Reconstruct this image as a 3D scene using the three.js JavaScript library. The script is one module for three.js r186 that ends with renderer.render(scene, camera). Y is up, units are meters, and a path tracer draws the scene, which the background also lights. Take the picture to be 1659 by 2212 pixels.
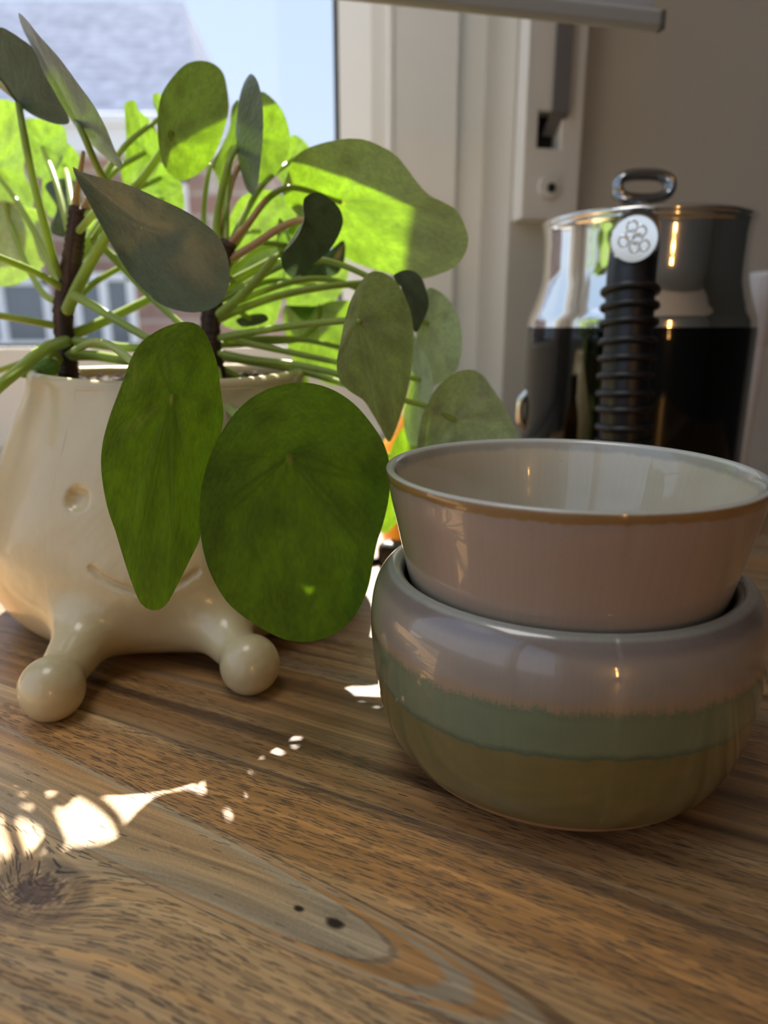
import * as THREE from 'three';
import { mergeGeometries, mergeVertices } from 'three/addons/utils/BufferGeometryUtils.js';
import { RoundedBoxGeometry } from 'three/addons/geometries/RoundedBoxGeometry.js';
import { MarchingCubes } from 'three/addons/objects/MarchingCubes.js';
import { RectAreaLightUniformsLib } from 'three/addons/lights/RectAreaLightUniformsLib.js';

// ---------------------------------------------------------------- camera, sky, sun, exposure
const W = 1659, H = 2212, F = 1500, PITCH = THREE.MathUtils.degToRad(14.8), EYE = 0.152;   // the table top is y = 0
const scene = new THREE.Scene();
const camera = new THREE.PerspectiveCamera(2 * Math.atan(H / 2 / F) * 180 / Math.PI, W / H, 0.01, 200);
camera.position.set(0, EYE, 0);
camera.rotation.set(-PITCH, 0, 0);
camera.focus = 0.24;
camera.userData.fStop = 7.6;

const SUN_AZ = -8, SUN_EL = 47, SUN_E = 19;          // degrees left of straight ahead, degrees up
const SKY = 1.12;
const renderer = new THREE.WebGLRenderer({ antialias: true });
renderer.toneMapping = THREE.LinearToneMapping;
renderer.toneMappingExposure = 1.0;
renderer.shadowMap.enabled = true;
RectAreaLightUniformsLib.init();

{ // hazy bright sky: white towards the horizon, pale blue overhead
  const w = 256, h = 128, d = new Float32Array(w * h * 4);
  for (let j = 0; j < h; j++) {
    const up = Math.sin(((j + 0.5) / h - 0.5) * Math.PI), k = Math.pow(Math.max(0, up), 0.55);
    const c = up < 0 ? [0.34, 0.33, 0.30] : [0.80 - 0.36 * k, 0.90 - 0.26 * k, 1.04 - 0.08 * k];
    for (let i = 0; i < w; i++) { const o = (j * w + i) * 4; d[o] = c[0] * SKY; d[o + 1] = c[1] * SKY; d[o + 2] = c[2] * SKY; d[o + 3] = 1; }
  }
  const t = new THREE.DataTexture(d, w, h, THREE.RGBAFormat, THREE.FloatType);
  t.mapping = THREE.EquirectangularReflectionMapping; t.magFilter = THREE.LinearFilter; t.needsUpdate = true;
  scene.background = t; scene.environment = null;
}
const sun = new THREE.DirectionalLight(new THREE.Color(1.0, 0.92, 0.80), SUN_E);
{
  const az = THREE.MathUtils.degToRad(SUN_AZ), el = THREE.MathUtils.degToRad(SUN_EL);
  sun.position.set(Math.sin(az) * Math.cos(el) * 8, Math.sin(el) * 8, -Math.cos(az) * Math.cos(el) * 8);
  sun.target.position.set(0, 0, -0.3);
  sun.castShadow = true; sun.shadow.radius = 1; sun.shadow.mapSize.set(2048, 2048);
  Object.assign(sun.shadow.camera, { left: -2, right: 2, top: 2, bottom: -2, near: 0.5, far: 20 });
  scene.add(sun, sun.target);
}

// ---------------------------------------------------------------- helpers
const merge = (list) => mergeGeometries(list.map((g) => (g.index ? g.toNonIndexed() : g)));
const V = (x, y, z) => new THREE.Vector3(x, y, z);
const lerp = THREE.MathUtils.lerp, clamp = THREE.MathUtils.clamp, smooth = (a, b, x) => { const t = clamp((x - a) / (b - a), 0, 1); return t * t * (3 - 2 * t); };
const CP = Math.cos(PITCH), SP = Math.sin(PITCH);
function ray(px, py) { const a = (px - W / 2) / F, b = -(py - H / 2) / F; return V(a, b * CP - SP, -b * SP - CP); }
function at(px, py, dist) { const r = ray(px, py); return r.multiplyScalar(dist / -r.z).add(V(0, EYE, 0)); }       // dist = horizontal distance ahead
function onY(px, py, y) { const r = ray(px, py); return r.multiplyScalar((y - EYE) / r.y).add(V(0, EYE, 0)); }
let seed = 7; const rnd = () => { seed = (seed * 1664525 + 1013904223) >>> 0; return seed / 4294967296; };
const PERM = new Uint8Array(512); { const p = [...Array(256).keys()]; for (let i = 255; i > 0; i--) { const j = Math.floor(rnd() * (i + 1)); [p[i], p[j]] = [p[j], p[i]]; } for (let i = 0; i < 512; i++) PERM[i] = p[i & 255]; }
function vn(x, y) {                                   // value noise 0..1
  const xi = Math.floor(x), yi = Math.floor(y); let fx = x - xi, fy = y - yi; fx = fx * fx * (3 - 2 * fx); fy = fy * fy * (3 - 2 * fy);
  const X = xi & 255, Y = yi & 255, a = PERM[PERM[X] + Y], b = PERM[PERM[X + 1 & 255] + Y], c = PERM[PERM[X] + (Y + 1 & 255)], d = PERM[PERM[X + 1 & 255] + (Y + 1 & 255)];
  return (a + (b - a) * fx + (c - a) * fy + (a - b - c + d) * fx * fy) / 255;
}
const fbm = (x, y, n = 4) => { let s = 0, a = 0.5, t = 0; for (let i = 0; i < n; i++) { s += a * vn(x, y); t += a; a *= 0.5; x = x * 2.03 + 17.1; y = y * 2.03 + 9.7; } return s / t; };
function tex(w, h, fn, srgb = true) {                 // fn(u, v) -> [r, g, b] 0..255
  const d = new Uint8Array(w * h * 4);
  for (let j = 0; j < h; j++) for (let i = 0; i < w; i++) { const c = fn((i + 0.5) / w, (j + 0.5) / h), o = (j * w + i) * 4; d[o] = clamp(c[0], 0, 255); d[o + 1] = clamp(c[1], 0, 255); d[o + 2] = clamp(c[2], 0, 255); d[o + 3] = 255; }
  const t = new THREE.DataTexture(d, w, h); t.magFilter = THREE.LinearFilter; t.minFilter = THREE.LinearFilter; t.wrapS = t.wrapT = THREE.RepeatWrapping; if (srgb) t.colorSpace = THREE.SRGBColorSpace; t.needsUpdate = true; return t;
}
const mixc = (a, b, t) => [a[0] + (b[0] - a[0]) * t, a[1] + (b[1] - a[1]) * t, a[2] + (b[2] - a[2]) * t];
const mat = (color, roughness = 0.6, o = {}) => new THREE.MeshPhysicalMaterial({ color, roughness, ...o });
const used = {};
function numbered(n) { used[n] = (used[n] ?? -1) + 1; return used[n] ? n + '_' + String(used[n]).padStart(3, '0') : n; }
function shadows(m) { m.castShadow = m.receiveShadow = true; return m; }
function part(parent, name, geo, m, label) { const o = shadows(new THREE.Mesh(geo, m)); o.name = name; let n = 0; while (parent.children.some((c) => c.name === o.name)) o.name = name + '_' + String(++n).padStart(3, '0'); if (label) o.userData.label = label; parent.add(o); return o; }
function thing(name, label, category, pos, group) { const o = new THREE.Group(); o.name = numbered(name); o.position.copy(pos); o.userData = { label, category }; if (group) o.userData.group = group; scene.add(o); return o; }
function lathe(profile, seg = 128) {                  // profile [[r, y], ...]; uv = (turn, height)
  const L = [0]; for (let i = 1; i < profile.length; i++) L.push(L[i - 1] + Math.hypot(profile[i][0] - profile[i - 1][0], profile[i][1] - profile[i - 1][1]));
  const g = new THREE.LatheGeometry(profile.map((p) => new THREE.Vector2(p[0], p[1])), seg), uv = g.attributes.uv, n = profile.length;
  for (let i = 0; i < uv.count; i++) uv.setY(i, L[i % n] / L[n - 1]);
  g.userData.length = L; return g;
}
function spline(points, n) { const c = new THREE.CatmullRomCurve3(points.map((p) => V(p[0], p[1], 0)), false, 'centripetal'); return c.getPoints(n).map((p) => [p.x, p.y]); }
function tube(points, r0, r1 = r0, seg = 24, rad = 10) {
  const c = new THREE.CatmullRomCurve3(points, false, 'centripetal'), g = new THREE.TubeGeometry(c, seg, 1, rad), p = g.attributes.position, v = V();
  const pts = []; for (let i = 0; i <= seg; i++) pts.push(c.getPointAt(i / seg));
  for (let i = 0; i < p.count; i++) { const k = Math.floor(i / (rad + 1)), r = lerp(r0, r1, k / seg); v.fromBufferAttribute(p, i).sub(pts[k]).multiplyScalar(r).add(pts[k]); p.setXYZ(i, v.x, v.y, v.z); }
  const ends = [[pts[0], r0], [pts[seg], r1]].map(([q, r]) => new THREE.SphereGeometry(r, rad, 8).translate(q.x, q.y, q.z));
  return merge([g, ...ends]);
}
function box(x0, x1, y0, y1, z0, z1) { return new THREE.BoxGeometry(x1 - x0, y1 - y0, z1 - z0).translate((x0 + x1) / 2, (y0 + y1) / 2, (z0 + z1) / 2); }
function rbox(x0, x1, y0, y1, z0, z1, r) { return new RoundedBoxGeometry(x1 - x0, y1 - y0, z1 - z0, 3, r).translate((x0 + x1) / 2, (y0 + y1) / 2, (z0 + z1) / 2); }

// ---------------------------------------------------------------- the room: u runs along the window wall (right), w into the room
const YAW = THREE.MathUtils.degToRad(13), CY = Math.cos(YAW), SY = Math.sin(YAW);
const ORIGIN = V((1090 - W / 2) / (F / CP) * 0.8, 0, -0.8);
const room = (u, y, w) => V(ORIGIN.x + u * CY + w * SY, y, ORIGIN.z - u * SY + w * CY);
function uAt(px, w, py = 500) {                       // the u at which the vertical plane through that pixel meets depth w
  const r = ray(px, py), ox = ORIGIN.x + w * SY, oz = ORIGIN.z + w * CY;         // ox + u CY = t rx ; oz - u SY = t rz
  return (oz * r.x - ox * r.z) / (CY * r.z + SY * r.x);
}
function inRoom(o) { o.position.copy(ORIGIN); o.rotation.y = YAW; return o; }
function structure(name, geo, m) { const o = shadows(new THREE.Mesh(geo, m)); o.name = name; o.userData.kind = 'structure'; scene.add(inRoom(o)); return o; }

const plasterBump = tex(512, 512, (u, v) => { const n = 255 * (0.6 * fbm(u * 40, v * 40, 3) + 0.4 * vn(u * 128, v * 128)); return [n, n, n]; }, false);
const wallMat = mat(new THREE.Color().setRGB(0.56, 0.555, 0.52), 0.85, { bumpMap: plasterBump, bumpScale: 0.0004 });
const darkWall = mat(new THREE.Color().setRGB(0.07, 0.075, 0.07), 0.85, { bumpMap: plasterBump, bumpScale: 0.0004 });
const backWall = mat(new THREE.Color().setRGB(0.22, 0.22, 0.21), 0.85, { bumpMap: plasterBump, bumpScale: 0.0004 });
const ceilMat = mat(new THREE.Color().setRGB(0.84, 0.84, 0.83), 0.9);
const floorMat = mat(new THREE.Color().setRGB(0.46, 0.44, 0.42), 0.6);
const FY = -0.75, CEIL = 1.75, U0 = -1.0, U1 = 1.9, W1 = 2.6, TH = 0.24;
const OPEN = { u0: -0.86, u1: 0, y0: 0.015, y1: 1.3 };
structure('wall_front', merge([
  box(U0 - TH, OPEN.u0, FY, CEIL, -TH, 0), box(OPEN.u1, U1 + TH, FY, CEIL, -TH, 0),
  box(OPEN.u0, OPEN.u1, FY, OPEN.y0, -TH, 0), box(OPEN.u0, OPEN.u1, OPEN.y1, CEIL, -TH, 0)]), wallMat);
const PD = { w0: 0.06, w1: 2.5, y0: FY + 0.05, y1: 1.68 };           // glazed patio door added in the left wall, out of view, for side light
structure('wall_left', merge([
  box(U0 - TH, U0, FY, CEIL, 0, PD.w0), box(U0 - TH, U0, FY, CEIL, PD.w1, W1), box(U0 - TH, U0, FY, PD.y0, PD.w0, PD.w1), box(U0 - TH, U0, PD.y1, CEIL, PD.w0, PD.w1)]), wallMat);
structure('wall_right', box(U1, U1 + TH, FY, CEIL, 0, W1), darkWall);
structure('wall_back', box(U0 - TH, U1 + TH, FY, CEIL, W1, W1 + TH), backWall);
structure('floor', box(U0 - TH, U1 + TH, FY - 0.2, FY, -TH, W1 + TH), floorMat);
structure('ceiling', box(U0 - TH, U1 + TH, CEIL, CEIL + 0.2, -TH, W1 + TH), ceilMat);

// window: fixed frame, sash with a glazing bevel, gasket and pane
const frameMat = mat(new THREE.Color().setRGB(0.80, 0.82, 0.83), 0.4, { clearcoat: 0.3, clearcoatRoughness: 0.3 });
const gasketMat = mat(0x24272a, 0.6);
const glassMat = mat(0xffffff, 0, { transmission: 1, thickness: 0, ior: 1.45 });
{
  const g = new THREE.Group(); g.name = 'window_1'; g.userData.kind = 'structure'; scene.add(inRoom(g));
  const wf = -0.087, ws = -0.072, wg = -0.112, y0 = OPEN.y0, y1 = OPEN.y1, uL = OPEN.u0;
  const a = uAt(985, ws), b = uAt(850, ws), c = uAt(838, ws), e = uAt(742, wg + 0.012), gl = uAt(735, wg);
  part(g, 'frame', merge([box(a - 0.004, 0, y0, y1, -0.16, wf), box(uL, uL - a, y0, y1, -0.16, wf), box(uL, 0, y0, y0 + 0.03, -0.16, wf), box(uL, 0, y1 - 0.03, y1, -0.16, wf)]), frameMat);
  const sy0 = y0 + 0.012, sy1 = y1 - 0.012, sl = uL - a + 0.003, stile = a - b, bev = b - gl;
  const prof = (flip) => { // section across the stile in (u, w), from the outer edge to the glass
    const s = new THREE.Shape(); const q = [[0, wf + 0.002], [0, ws - 0.004], [-0.003, ws], [-(stile - 0.001), ws], [-(stile + 0.002), ws + 0.0035], [-(stile + 0.006), ws + 0.0035], [-(a - c + 0.001), ws - 0.003], [-(stile + 0.024), ws - 0.006], [-(stile + bev), wg + 0.008], [-(stile + bev), wg - 0.03], [0, wg - 0.03]];
    q.forEach(([x, w], i) => (i ? s.lineTo(x * flip, -w) : s.moveTo(x * flip, -w))); return s;
  };
  const stileGeo = (flip, u) => new THREE.ExtrudeGeometry(prof(flip), { depth: sy1 - sy0, bevelEnabled: false }).rotateX(-Math.PI / 2).translate(u, sy0, 0);
  const sash = part(g, 'sash', merge([stileGeo(1, a), stileGeo(-1, sl)]), frameMat);
  const railLo = sy0 + 0.105, railHi = sy1 - 0.1;
  part(sash, 'rail', box(sl + 0.02, a - 0.02, sy0, railLo, wg - 0.03, ws - 0.006), frameMat);
  part(sash, 'rail', box(sl + 0.02, a - 0.02, railHi, sy1, wg - 0.03, ws - 0.006), frameMat);
  const gasket = [box(gl - 0.004, gl, railLo, railHi, wg - 0.004, wg + 0.006), box(sl + stile + bev, sl + stile + bev + 0.004, railLo, railHi, wg - 0.004, wg + 0.006), box(sl + stile + bev, gl, railLo, railLo + 0.004, wg - 0.004, wg + 0.006), box(sl + stile + bev, gl, railHi - 0.004, railHi, wg - 0.004, wg + 0.006)];
  part(g, 'gasket', merge(gasket), gasketMat);
  part(g, 'pane', new THREE.PlaneGeometry(gl - sl - stile - bev + 0.004, railHi - railLo + 0.004).translate((gl + sl + stile + bev) / 2, (railLo + railHi) / 2, wg), glassMat);
}
{ // added patio door, unseen, lets in sky light as fill
  const g = new THREE.Group(); g.name = 'added_door_1'; g.userData.kind = 'structure'; scene.add(inRoom(g));
  const { w0, w1, y0, y1 } = PD, x0 = U0 - 0.13, x1 = U0 - 0.05, m = (w0 + w1) / 2;
  part(g, 'frame', merge([box(x0, x1, y0, y1, w0, w0 + 0.08), box(x0, x1, y0, y1, w1 - 0.08, w1), box(x0, x1, y0, y1, m - 0.05, m + 0.05), box(x0, x1, y0, y0 + 0.1, w0, w1), box(x0, x1, y1 - 0.08, y1, w0, w1)]), frameMat);
  for (const [p, q] of [[w0 + 0.08, m - 0.05], [m + 0.05, w1 - 0.08]]) part(g, 'pane', new THREE.PlaneGeometry(q - p, y1 - y0 - 0.18).rotateY(Math.PI / 2).translate(U0 - 0.09, (y0 + y1) / 2 + 0.01, (p + q) / 2), glassMat);
}

// ---------------------------------------------------------------- outside: the house across the yard
const OUT = -1.0;                                     // ground level outside
{
  const gnd = shadows(new THREE.Mesh(new THREE.PlaneGeometry(60, 50).rotateX(-Math.PI / 2).translate(0, OUT, -26.2), mat(new THREE.Color().setRGB(0.30, 0.29, 0.27), 0.9)));
  gnd.name = 'ground'; gnd.userData.kind = 'structure'; scene.add(gnd);
  const D = 9, s = (px) => (px - W / 2) / (F / CP) * D, yy = (py) => at(800, py, D).y;
  const h = thing('house', 'brown brick house with a grey slate roof and white windows, seen outside the window', 'house', V(0, OUT, -D));
  const L = (p) => p - OUT;
  const eave = L(yy(285)), xr = -2.0, xl = -12;
  const brick = tex(512, 512, (u, v) => { const r = v * 24, row = Math.floor(r), x = u * 12 + (row % 2) * 0.5, m = (r - row < 0.14 || x - Math.floor(x) < 0.06) ? 1 : 0, n = vn(Math.floor(x) * 7.3 + 3, row * 5.1), q = vn(u * 200, v * 200) * 20; return m ? [168 + q, 160 + q, 150 + q] : [120 + 40 * n + q, 96 + 26 * n + q, 88 + 20 * n + q]; });
  brick.repeat.set(0.4, 0.55);
  const slate = tex(512, 512, (u, v) => { const r = v * 10, row = Math.floor(r), x = u * 8 + (row % 2) * 0.5, n = vn(Math.floor(x) * 3.7, row * 9.1), q = fbm(u * 16, v * 16) * 50, e = (r - row < 0.08) ? -35 : 0; return [80 + 22 * n + q + e, 91 + 22 * n + q + e, 116 + 22 * n + q + e]; });
  slate.repeat.set(0.5, 0.5);
  const wallX = s(700);
  part(h, 'wall', box(xl, wallX - 0.7, 0, eave - 0.15, -5, 0), mat(0xffffff, 0.9, { map: brick }));
  // hipped roof: the slope facing us ends in a steep right edge
  const pitchH = 2.6, run = 3.2, q = [[xl, eave, 0.35], [-1.98, eave, 0.35], [-3.05, eave + pitchH, -run], [xl, eave + pitchH, -run], [-1.98, eave, -5], [xl, eave, -5]];
  const roof = new THREE.BufferGeometry(); const tri = [[0, 1, 2], [0, 2, 3], [1, 4, 2], [3, 2, 4], [3, 4, 5], [0, 3, 5], [0, 4, 1], [0, 5, 4]];
  roof.setAttribute('position', new THREE.Float32BufferAttribute(tri.flat().flatMap((i) => q[i]), 3));
  roof.setAttribute('uv', new THREE.Float32BufferAttribute(tri.flat().flatMap((i) => [q[i][0], q[i][2] * 1.3]), 2)); roof.computeVertexNormals();
  part(h, 'roof', roof, mat(0xffffff, 1, { map: slate, specularIntensity: 0.15 }));
  const white = mat(new THREE.Color().setRGB(0.8, 0.81, 0.83), 0.6);
  part(h, 'eaves', merge([rbox(xl, xr + 0.1, eave - 0.3, eave + 0.02, 0.02, 0.37, 0.02), new THREE.CylinderGeometry(0.07, 0.07, xr + 0.1 - xl, 12).rotateZ(Math.PI / 2).translate((xr + 0.1 + xl) / 2, eave + 0.02, 0.42)]), white);
  const paneMat = mat(new THREE.Color().setRGB(0.12, 0.14, 0.16), 0.05, { specularIntensity: 1, clearcoat: 1 });
  for (const [x0, x1, y0, y1] of [[-95, 120, 600, 752], [168, 300, 590, 790], [385, 425, 380, 560], [596, 636, 420, 560]]) {
    const a = s(x0), b = s(x1), c = L(yy(y1)), d = L(yy(y0)), t = 0.09, m = (a + b) / 2;
    const bars = [box(a, b, c, c + t, -0.02, 0.06), box(a, b, d - t, d, -0.02, 0.06), box(a, a + t, c, d, -0.02, 0.06), box(b - t, b, c, d, -0.02, 0.06)];
    if (b - a > 0.6) bars.push(box(m - 0.05, m + 0.05, c, d, -0.02, 0.055));
    const f = part(h, 'window', merge(bars), white);
    part(f, 'pane', box(a + t, b - t, c + t, d - t, 0.0, 0.02), paneMat);
  }
  const gr = thing('garden_wall', 'pale rendered garden wall at the right of the brick house', 'wall', V(0, OUT, -7.5));
  const s2 = (px) => (px - W / 2) / (F / CP) * 7.5;
  part(gr, 'wall', box(s2(660), s2(1100), 0, L(at(800, 590, 7.5).y), -0.2, 0), mat(new THREE.Color().setRGB(0.72, 0.70, 0.66), 0.85, { bumpMap: plasterBump, bumpScale: 0.004 }));
  part(gr, 'coping', rbox(s2(655), s2(1110), L(at(800, 590, 7.5).y), L(at(800, 582, 7.5).y), -0.25, 0.05, 0.015), white);
}

// ---------------------------------------------------------------- roller blind, strap winder on the wall
{
  const e = at(1424, 70, 0.563), g = thing('roller_blind', 'white roller blind with a grey hem bar, hanging across the top of the window', 'blind', e);
  g.rotation.y = YAW;
  const fab = tex(256, 256, (u, v) => { const n = 214 + 14 * Math.sin(u * 256 * Math.PI / 2) * Math.sin(v * 256 * Math.PI / 2) + 20 * (fbm(u * 6, v * 40) - 0.5); return [n, n, n + 4]; });
  fab.repeat.set(12, 12);
  const len = 0.98, bh = 0.0138, w = 0.009;
  const bar = new RoundedBoxGeometry(len, bh, w, 4, 0.004).translate(-len / 2, bh / 2, 0);
  part(g, 'hem_bar', bar, mat(new THREE.Color().setRGB(0.50, 0.50, 0.46), 0.6, { map: fab }));
  part(g, 'end_cap', rbox(-0.001, 0.0022, 0.0006, bh - 0.0006, -w / 2 + 0.0006, w / 2 - 0.0006, 0.001), mat(0x55554c, 0.5));
  const top = 0.98;
  part(g, 'fabric', box(-len + 0.004, -0.006, bh - 0.002, top, -0.0006, 0.0006), mat(new THREE.Color().setRGB(0.82, 0.82, 0.82), 1, { map: fab, transmission: 0.35, thickness: 0, specularIntensity: 0.3 }));
  part(g, 'roller_tube', new THREE.CylinderGeometry(0.02, 0.02, len, 32).rotateZ(Math.PI / 2).translate(-len / 2, top, -0.018), frameMat);
  for (const x of [-len - 0.006, 0.006]) { const o = part(g, 'bracket', rbox(x - 0.004, x + 0.004, top - 0.03, top + 0.03, -0.3, 0.02, 0.003), frameMat); o.userData.far = true; }
}
{
  const u0 = uAt(1122, 0.022), u1 = uAt(1240, 0.022), yB = at(1110, 474, 0.785).y, yT = yB + 0.42, ww = 0.024;
  const g = thing('strap_winder', 'white shutter strap winder box with grey webbing strap, fixed to the wall beside the window', 'strap winder', room(u0, yB, 0)); g.rotation.y = YAW;
  const wd = u1 - u0, hole = [0.013, wd - 0.020, 0.066, 0.104];
  const plastic = mat(new THREE.Color().setRGB(0.70, 0.71, 0.72), 0.45, { clearcoat: 0.4, clearcoatRoughness: 0.35 });
  const face = new THREE.Shape(); face.moveTo(0.002, 0.002); face.lineTo(wd, 0.002); face.lineTo(wd, yT - yB); face.lineTo(0.002, yT - yB); face.closePath();
  const hl = new THREE.Path(); hl.moveTo(hole[0], hole[2]); hl.lineTo(hole[0], hole[3]); hl.lineTo(hole[1], hole[3]); hl.lineTo(hole[1], hole[2]); hl.closePath(); face.holes.push(hl);
  part(g, 'cover', new THREE.ExtrudeGeometry(face, { depth: ww - 0.003, bevelEnabled: true, bevelSize: 0.002, bevelThickness: 0.002, bevelSegments: 3 }), plastic);
  part(g, 'slot', box(hole[0], hole[1], hole[2], hole[3], 0.0005, 0.003), mat(0x101214, 0.8));
  const web = tex(128, 256, (u, v) => { const n = 96 + 26 * (Math.sin(u * 60) * Math.sin(v * 400) > 0 ? 1 : 0); return [n, n, n + 6]; });
  part(g, 'strap', merge([rbox(wd * 0.42, wd * 0.72, hole[3] - 0.004, yT - yB + 0.3, ww + 0.004, ww + 0.0055, 0.0006), new THREE.BoxGeometry(wd * 0.30, 0.028, 0.0014).rotateX(0.85).translate(wd * 0.57, hole[3] - 0.012, ww - 0.006)]), mat(0xffffff, 0.9, { map: web }), 'grey woven strap');
  part(g, 'guide', rbox(wd * 0.72, wd * 0.76, hole[3], yT - yB, ww - 0.001, ww + 0.004, 0.001), plastic);
  const b = part(g, 'screw_cap', new THREE.CylinderGeometry(0.0105, 0.0115, 0.003, 32).rotateX(Math.PI / 2).translate(wd * 0.46, 0.031, ww + 0.0012), plastic);
  part(b, 'screw', new THREE.CylinderGeometry(0.0048, 0.0048, 0.0016, 24).rotateX(Math.PI / 2).translate(wd * 0.50, 0.030, ww + 0.0028), mat(0x3a3d40, 0.4, { metalness: 0.6 }));
}

// ---------------------------------------------------------------- wooden table: staves with grain, knot and pores
const GA = THREE.MathUtils.degToRad(26), CA = Math.cos(GA), SA = Math.sin(GA);       // grain a = (CA, SA), across c = (SA, -CA) in (x, z)
const grain = (x, z) => [x * CA + z * SA, x * SA - z * CA];
const SEAMS = [-0.46, -0.36, -0.26, -0.15, -0.05, 0.05, 0.1755, 0.262, 0.345, 0.43, 0.52, 0.61, 0.70, 0.80];
const KNOT = grain(onY(80, 1925, 0).x, onY(80, 1925, 0).z);
const SPECK = [[645, 1963, 0.0011], [723, 1995, 0.0018]].map(([x, y, r]) => { const p = onY(x, y, 0), q = grain(p.x, p.z); return [q[0], q[1], r]; });
function wood(a, c) {                                 // sRGB colour and height
  let k = 0; while (k < SEAMS.length - 2 && c > SEAMS[k + 1]) k++;
  const pl = k, off = pl * 13.37, hash = (n) => vn(pl * 17.3 + n * 5.1, n * 3.3 + pl * 2.7);
  const aa = a + off;
  // flow: lines bend round the knot; the cathedral figure opens to the left
  let phi = c + 0.008 * (fbm(aa * 5, c * 7, 3) - 0.5) + 0.0026 * (fbm(aa * 22, c * 50, 2) - 0.5), kn = 0, f = 9;
  if (pl === 5) {
    const dx = a - KNOT[0], dy = c - KNOT[1], d2 = dx * dx / (0.0125 * 0.0125) + dy * dy / (0.0085 * 0.0085); kn = Math.exp(-d2); phi += 0.006 * kn + 0.010 * Math.exp(-d2 / 7) - 0.003 * Math.exp(-((dx - 0.03) ** 2) / 0.0008 - dy * dy / 0.0004);
    const dc = c - 0.1264 - 0.06 * (-0.0586 - a); f = a + 0.0586 + dc * dc / 0.0040 * (1 + (dc / 0.0105) ** 2) + 0.004 * (fbm(a * 60, c * 200, 3) - 0.5) + 0.0024 * (vn(a * 160, c * 1600) - 0.5);
  }
  const broad = fbm(phi * 34 + off, aa * 1.5, 3), band = fbm(phi * 120 + off * 3, aa * 2.5, 3), mid = fbm(phi * 300 + 9, aa * 7 + off, 2), fine = fbm(phi * 800, aa * 18 + off, 2), hair = vn(phi * 3200, aa * 70);
  const tan = [178, 147, 104], gold = [174, 127, 74], brown = [86, 60, 36], grey = [160, 145, 120];
  let col = mixc(tan, gold, smooth(0.36, 0.66, broad));
  col = mixc(col, brown, 0.85 * smooth(0.52, 0.74, band) * (0.5 + 0.6 * hash(1)));
  col = mixc(col, grey, smooth(0.5, 0.72, fbm(phi * 60 + 40 + off, aa * 3, 2)) * (pl === 5 ? 0.35 : 0.65));
  const low = pl === 5 ? (1 - smooth(0.112, 0.124, c)) * (1 - smooth(-0.03, 0.03, a)) : 0; col = mixc(col, mixc([196, 164, 118], [176, 138, 88], smooth(0.35, 0.65, mid)), low * 0.7);
  if (pl === 5) {
    const w = Math.exp(-Math.max(0, -f - 0.022) * 55);
    col = mixc(col, [168, 150, 120], (1 - smooth(-0.0012, 0.0008, f)) * 0.92 * w);
    const bnd = (p, q, e) => smooth(p - e, p + e, f) * (1 - smooth(q - e, q + e, f));
    col = mixc(col, gold, bnd(0.001, 0.013, 0.0012) * 0.85); col = mixc(col, grey, bnd(0.013, 0.022, 0.0016) * 0.85); col = mixc(col, gold, bnd(0.022, 0.030, 0.0014) * 0.8); col = mixc(col, grey, bnd(0.030, 0.040, 0.002) * 0.7);
    col = mixc(col, [112, 88, 62], bnd(-0.0022, 0.0006, 0.0009) * 0.6); col = mixc(col, brown, bnd(0.0405, 0.052, 0.003) * 0.55);
    const kf = fbm(a * 420 + c * 700, a * 900 - c * 300, 3), kr = Math.hypot((a - KNOT[0]) * 0.62, c - KNOT[1]); col = mixc(col, mixc([120, 88, 62], [52, 36, 28], kf), smooth(0.45, 0.85, kn + 0.5 * (kf - 0.5)) * 0.9); col = mixc(col, [58, 40, 28], smooth(0.12, 0.3, kn) * (1 - smooth(0.4, 0.6, kn)) * (0.35 + 0.9 * kf) * 0.4); col = mixc(col, brown, smooth(0.5, 0.7, fbm(kr * 900, a * 12, 2)) * smooth(0.004, 0.2, kn) * 0.15);
    for (const [sa, sc, r] of SPECK) { const d = Math.hypot((a - sa) * 0.55, c - sc) / r; col = mixc(col, [40, 27, 18], 1 - smooth(0.5, 1.15, d + 0.4 * (fine - 0.5))); }
    col = mixc(col, [104, 74, 44], 0.4 * smooth(-0.07, 0.04, a));  // wood tone browner to the right, with the light fall-off put into it
  } else col = mixc(col, brown, 0.12 + 0.4 * hash(2));
  const inTongue = pl === 5 ? (1 - smooth(-0.002, 0.002, f)) : 0, speck = vn(a * 2600, c * 2600);
  let v = (pl === 5 ? 0.74 : 0.62) + 0.36 * fine + 0.32 * mid + 0.16 * (hair - 0.5) + inTongue * 0.10 * (speck - 0.5), h = 0.6 + 0.2 * fine + inTongue * 0.3 * (speck - 0.5);
  // open pores: short dark dashes along the grain, in zones
  const zone = Math.max(smooth(0.38, 0.58, fbm(phi * 45 + 7, aa * 4 + off, 3)), low) * (1 - inTongue), cell = phi * 2900, row = Math.floor(cell), along = aa * 115 + vn(row * 7.7, pl) * 40, seg = Math.floor(along), r1 = PERM[(row & 255) + PERM[seg & 255]] / 255;
  if (r1 < 0.40 * zone + 0.03) { const fx = along - seg, fy = cell - row, m = smooth(0.02, 0.15, fx) * (1 - smooth(0.35 + 0.8 * r1, 0.5 + 0.8 * r1, fx)) * (1 - smooth(0.15, 0.48, Math.abs(fy - 0.5))); v *= 1 - 0.58 * m; h -= 0.5 * m; }
  return [col[0] * v, col[1] * v, col[2] * v, clamp(h, 0, 1) * 255];
}
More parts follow.
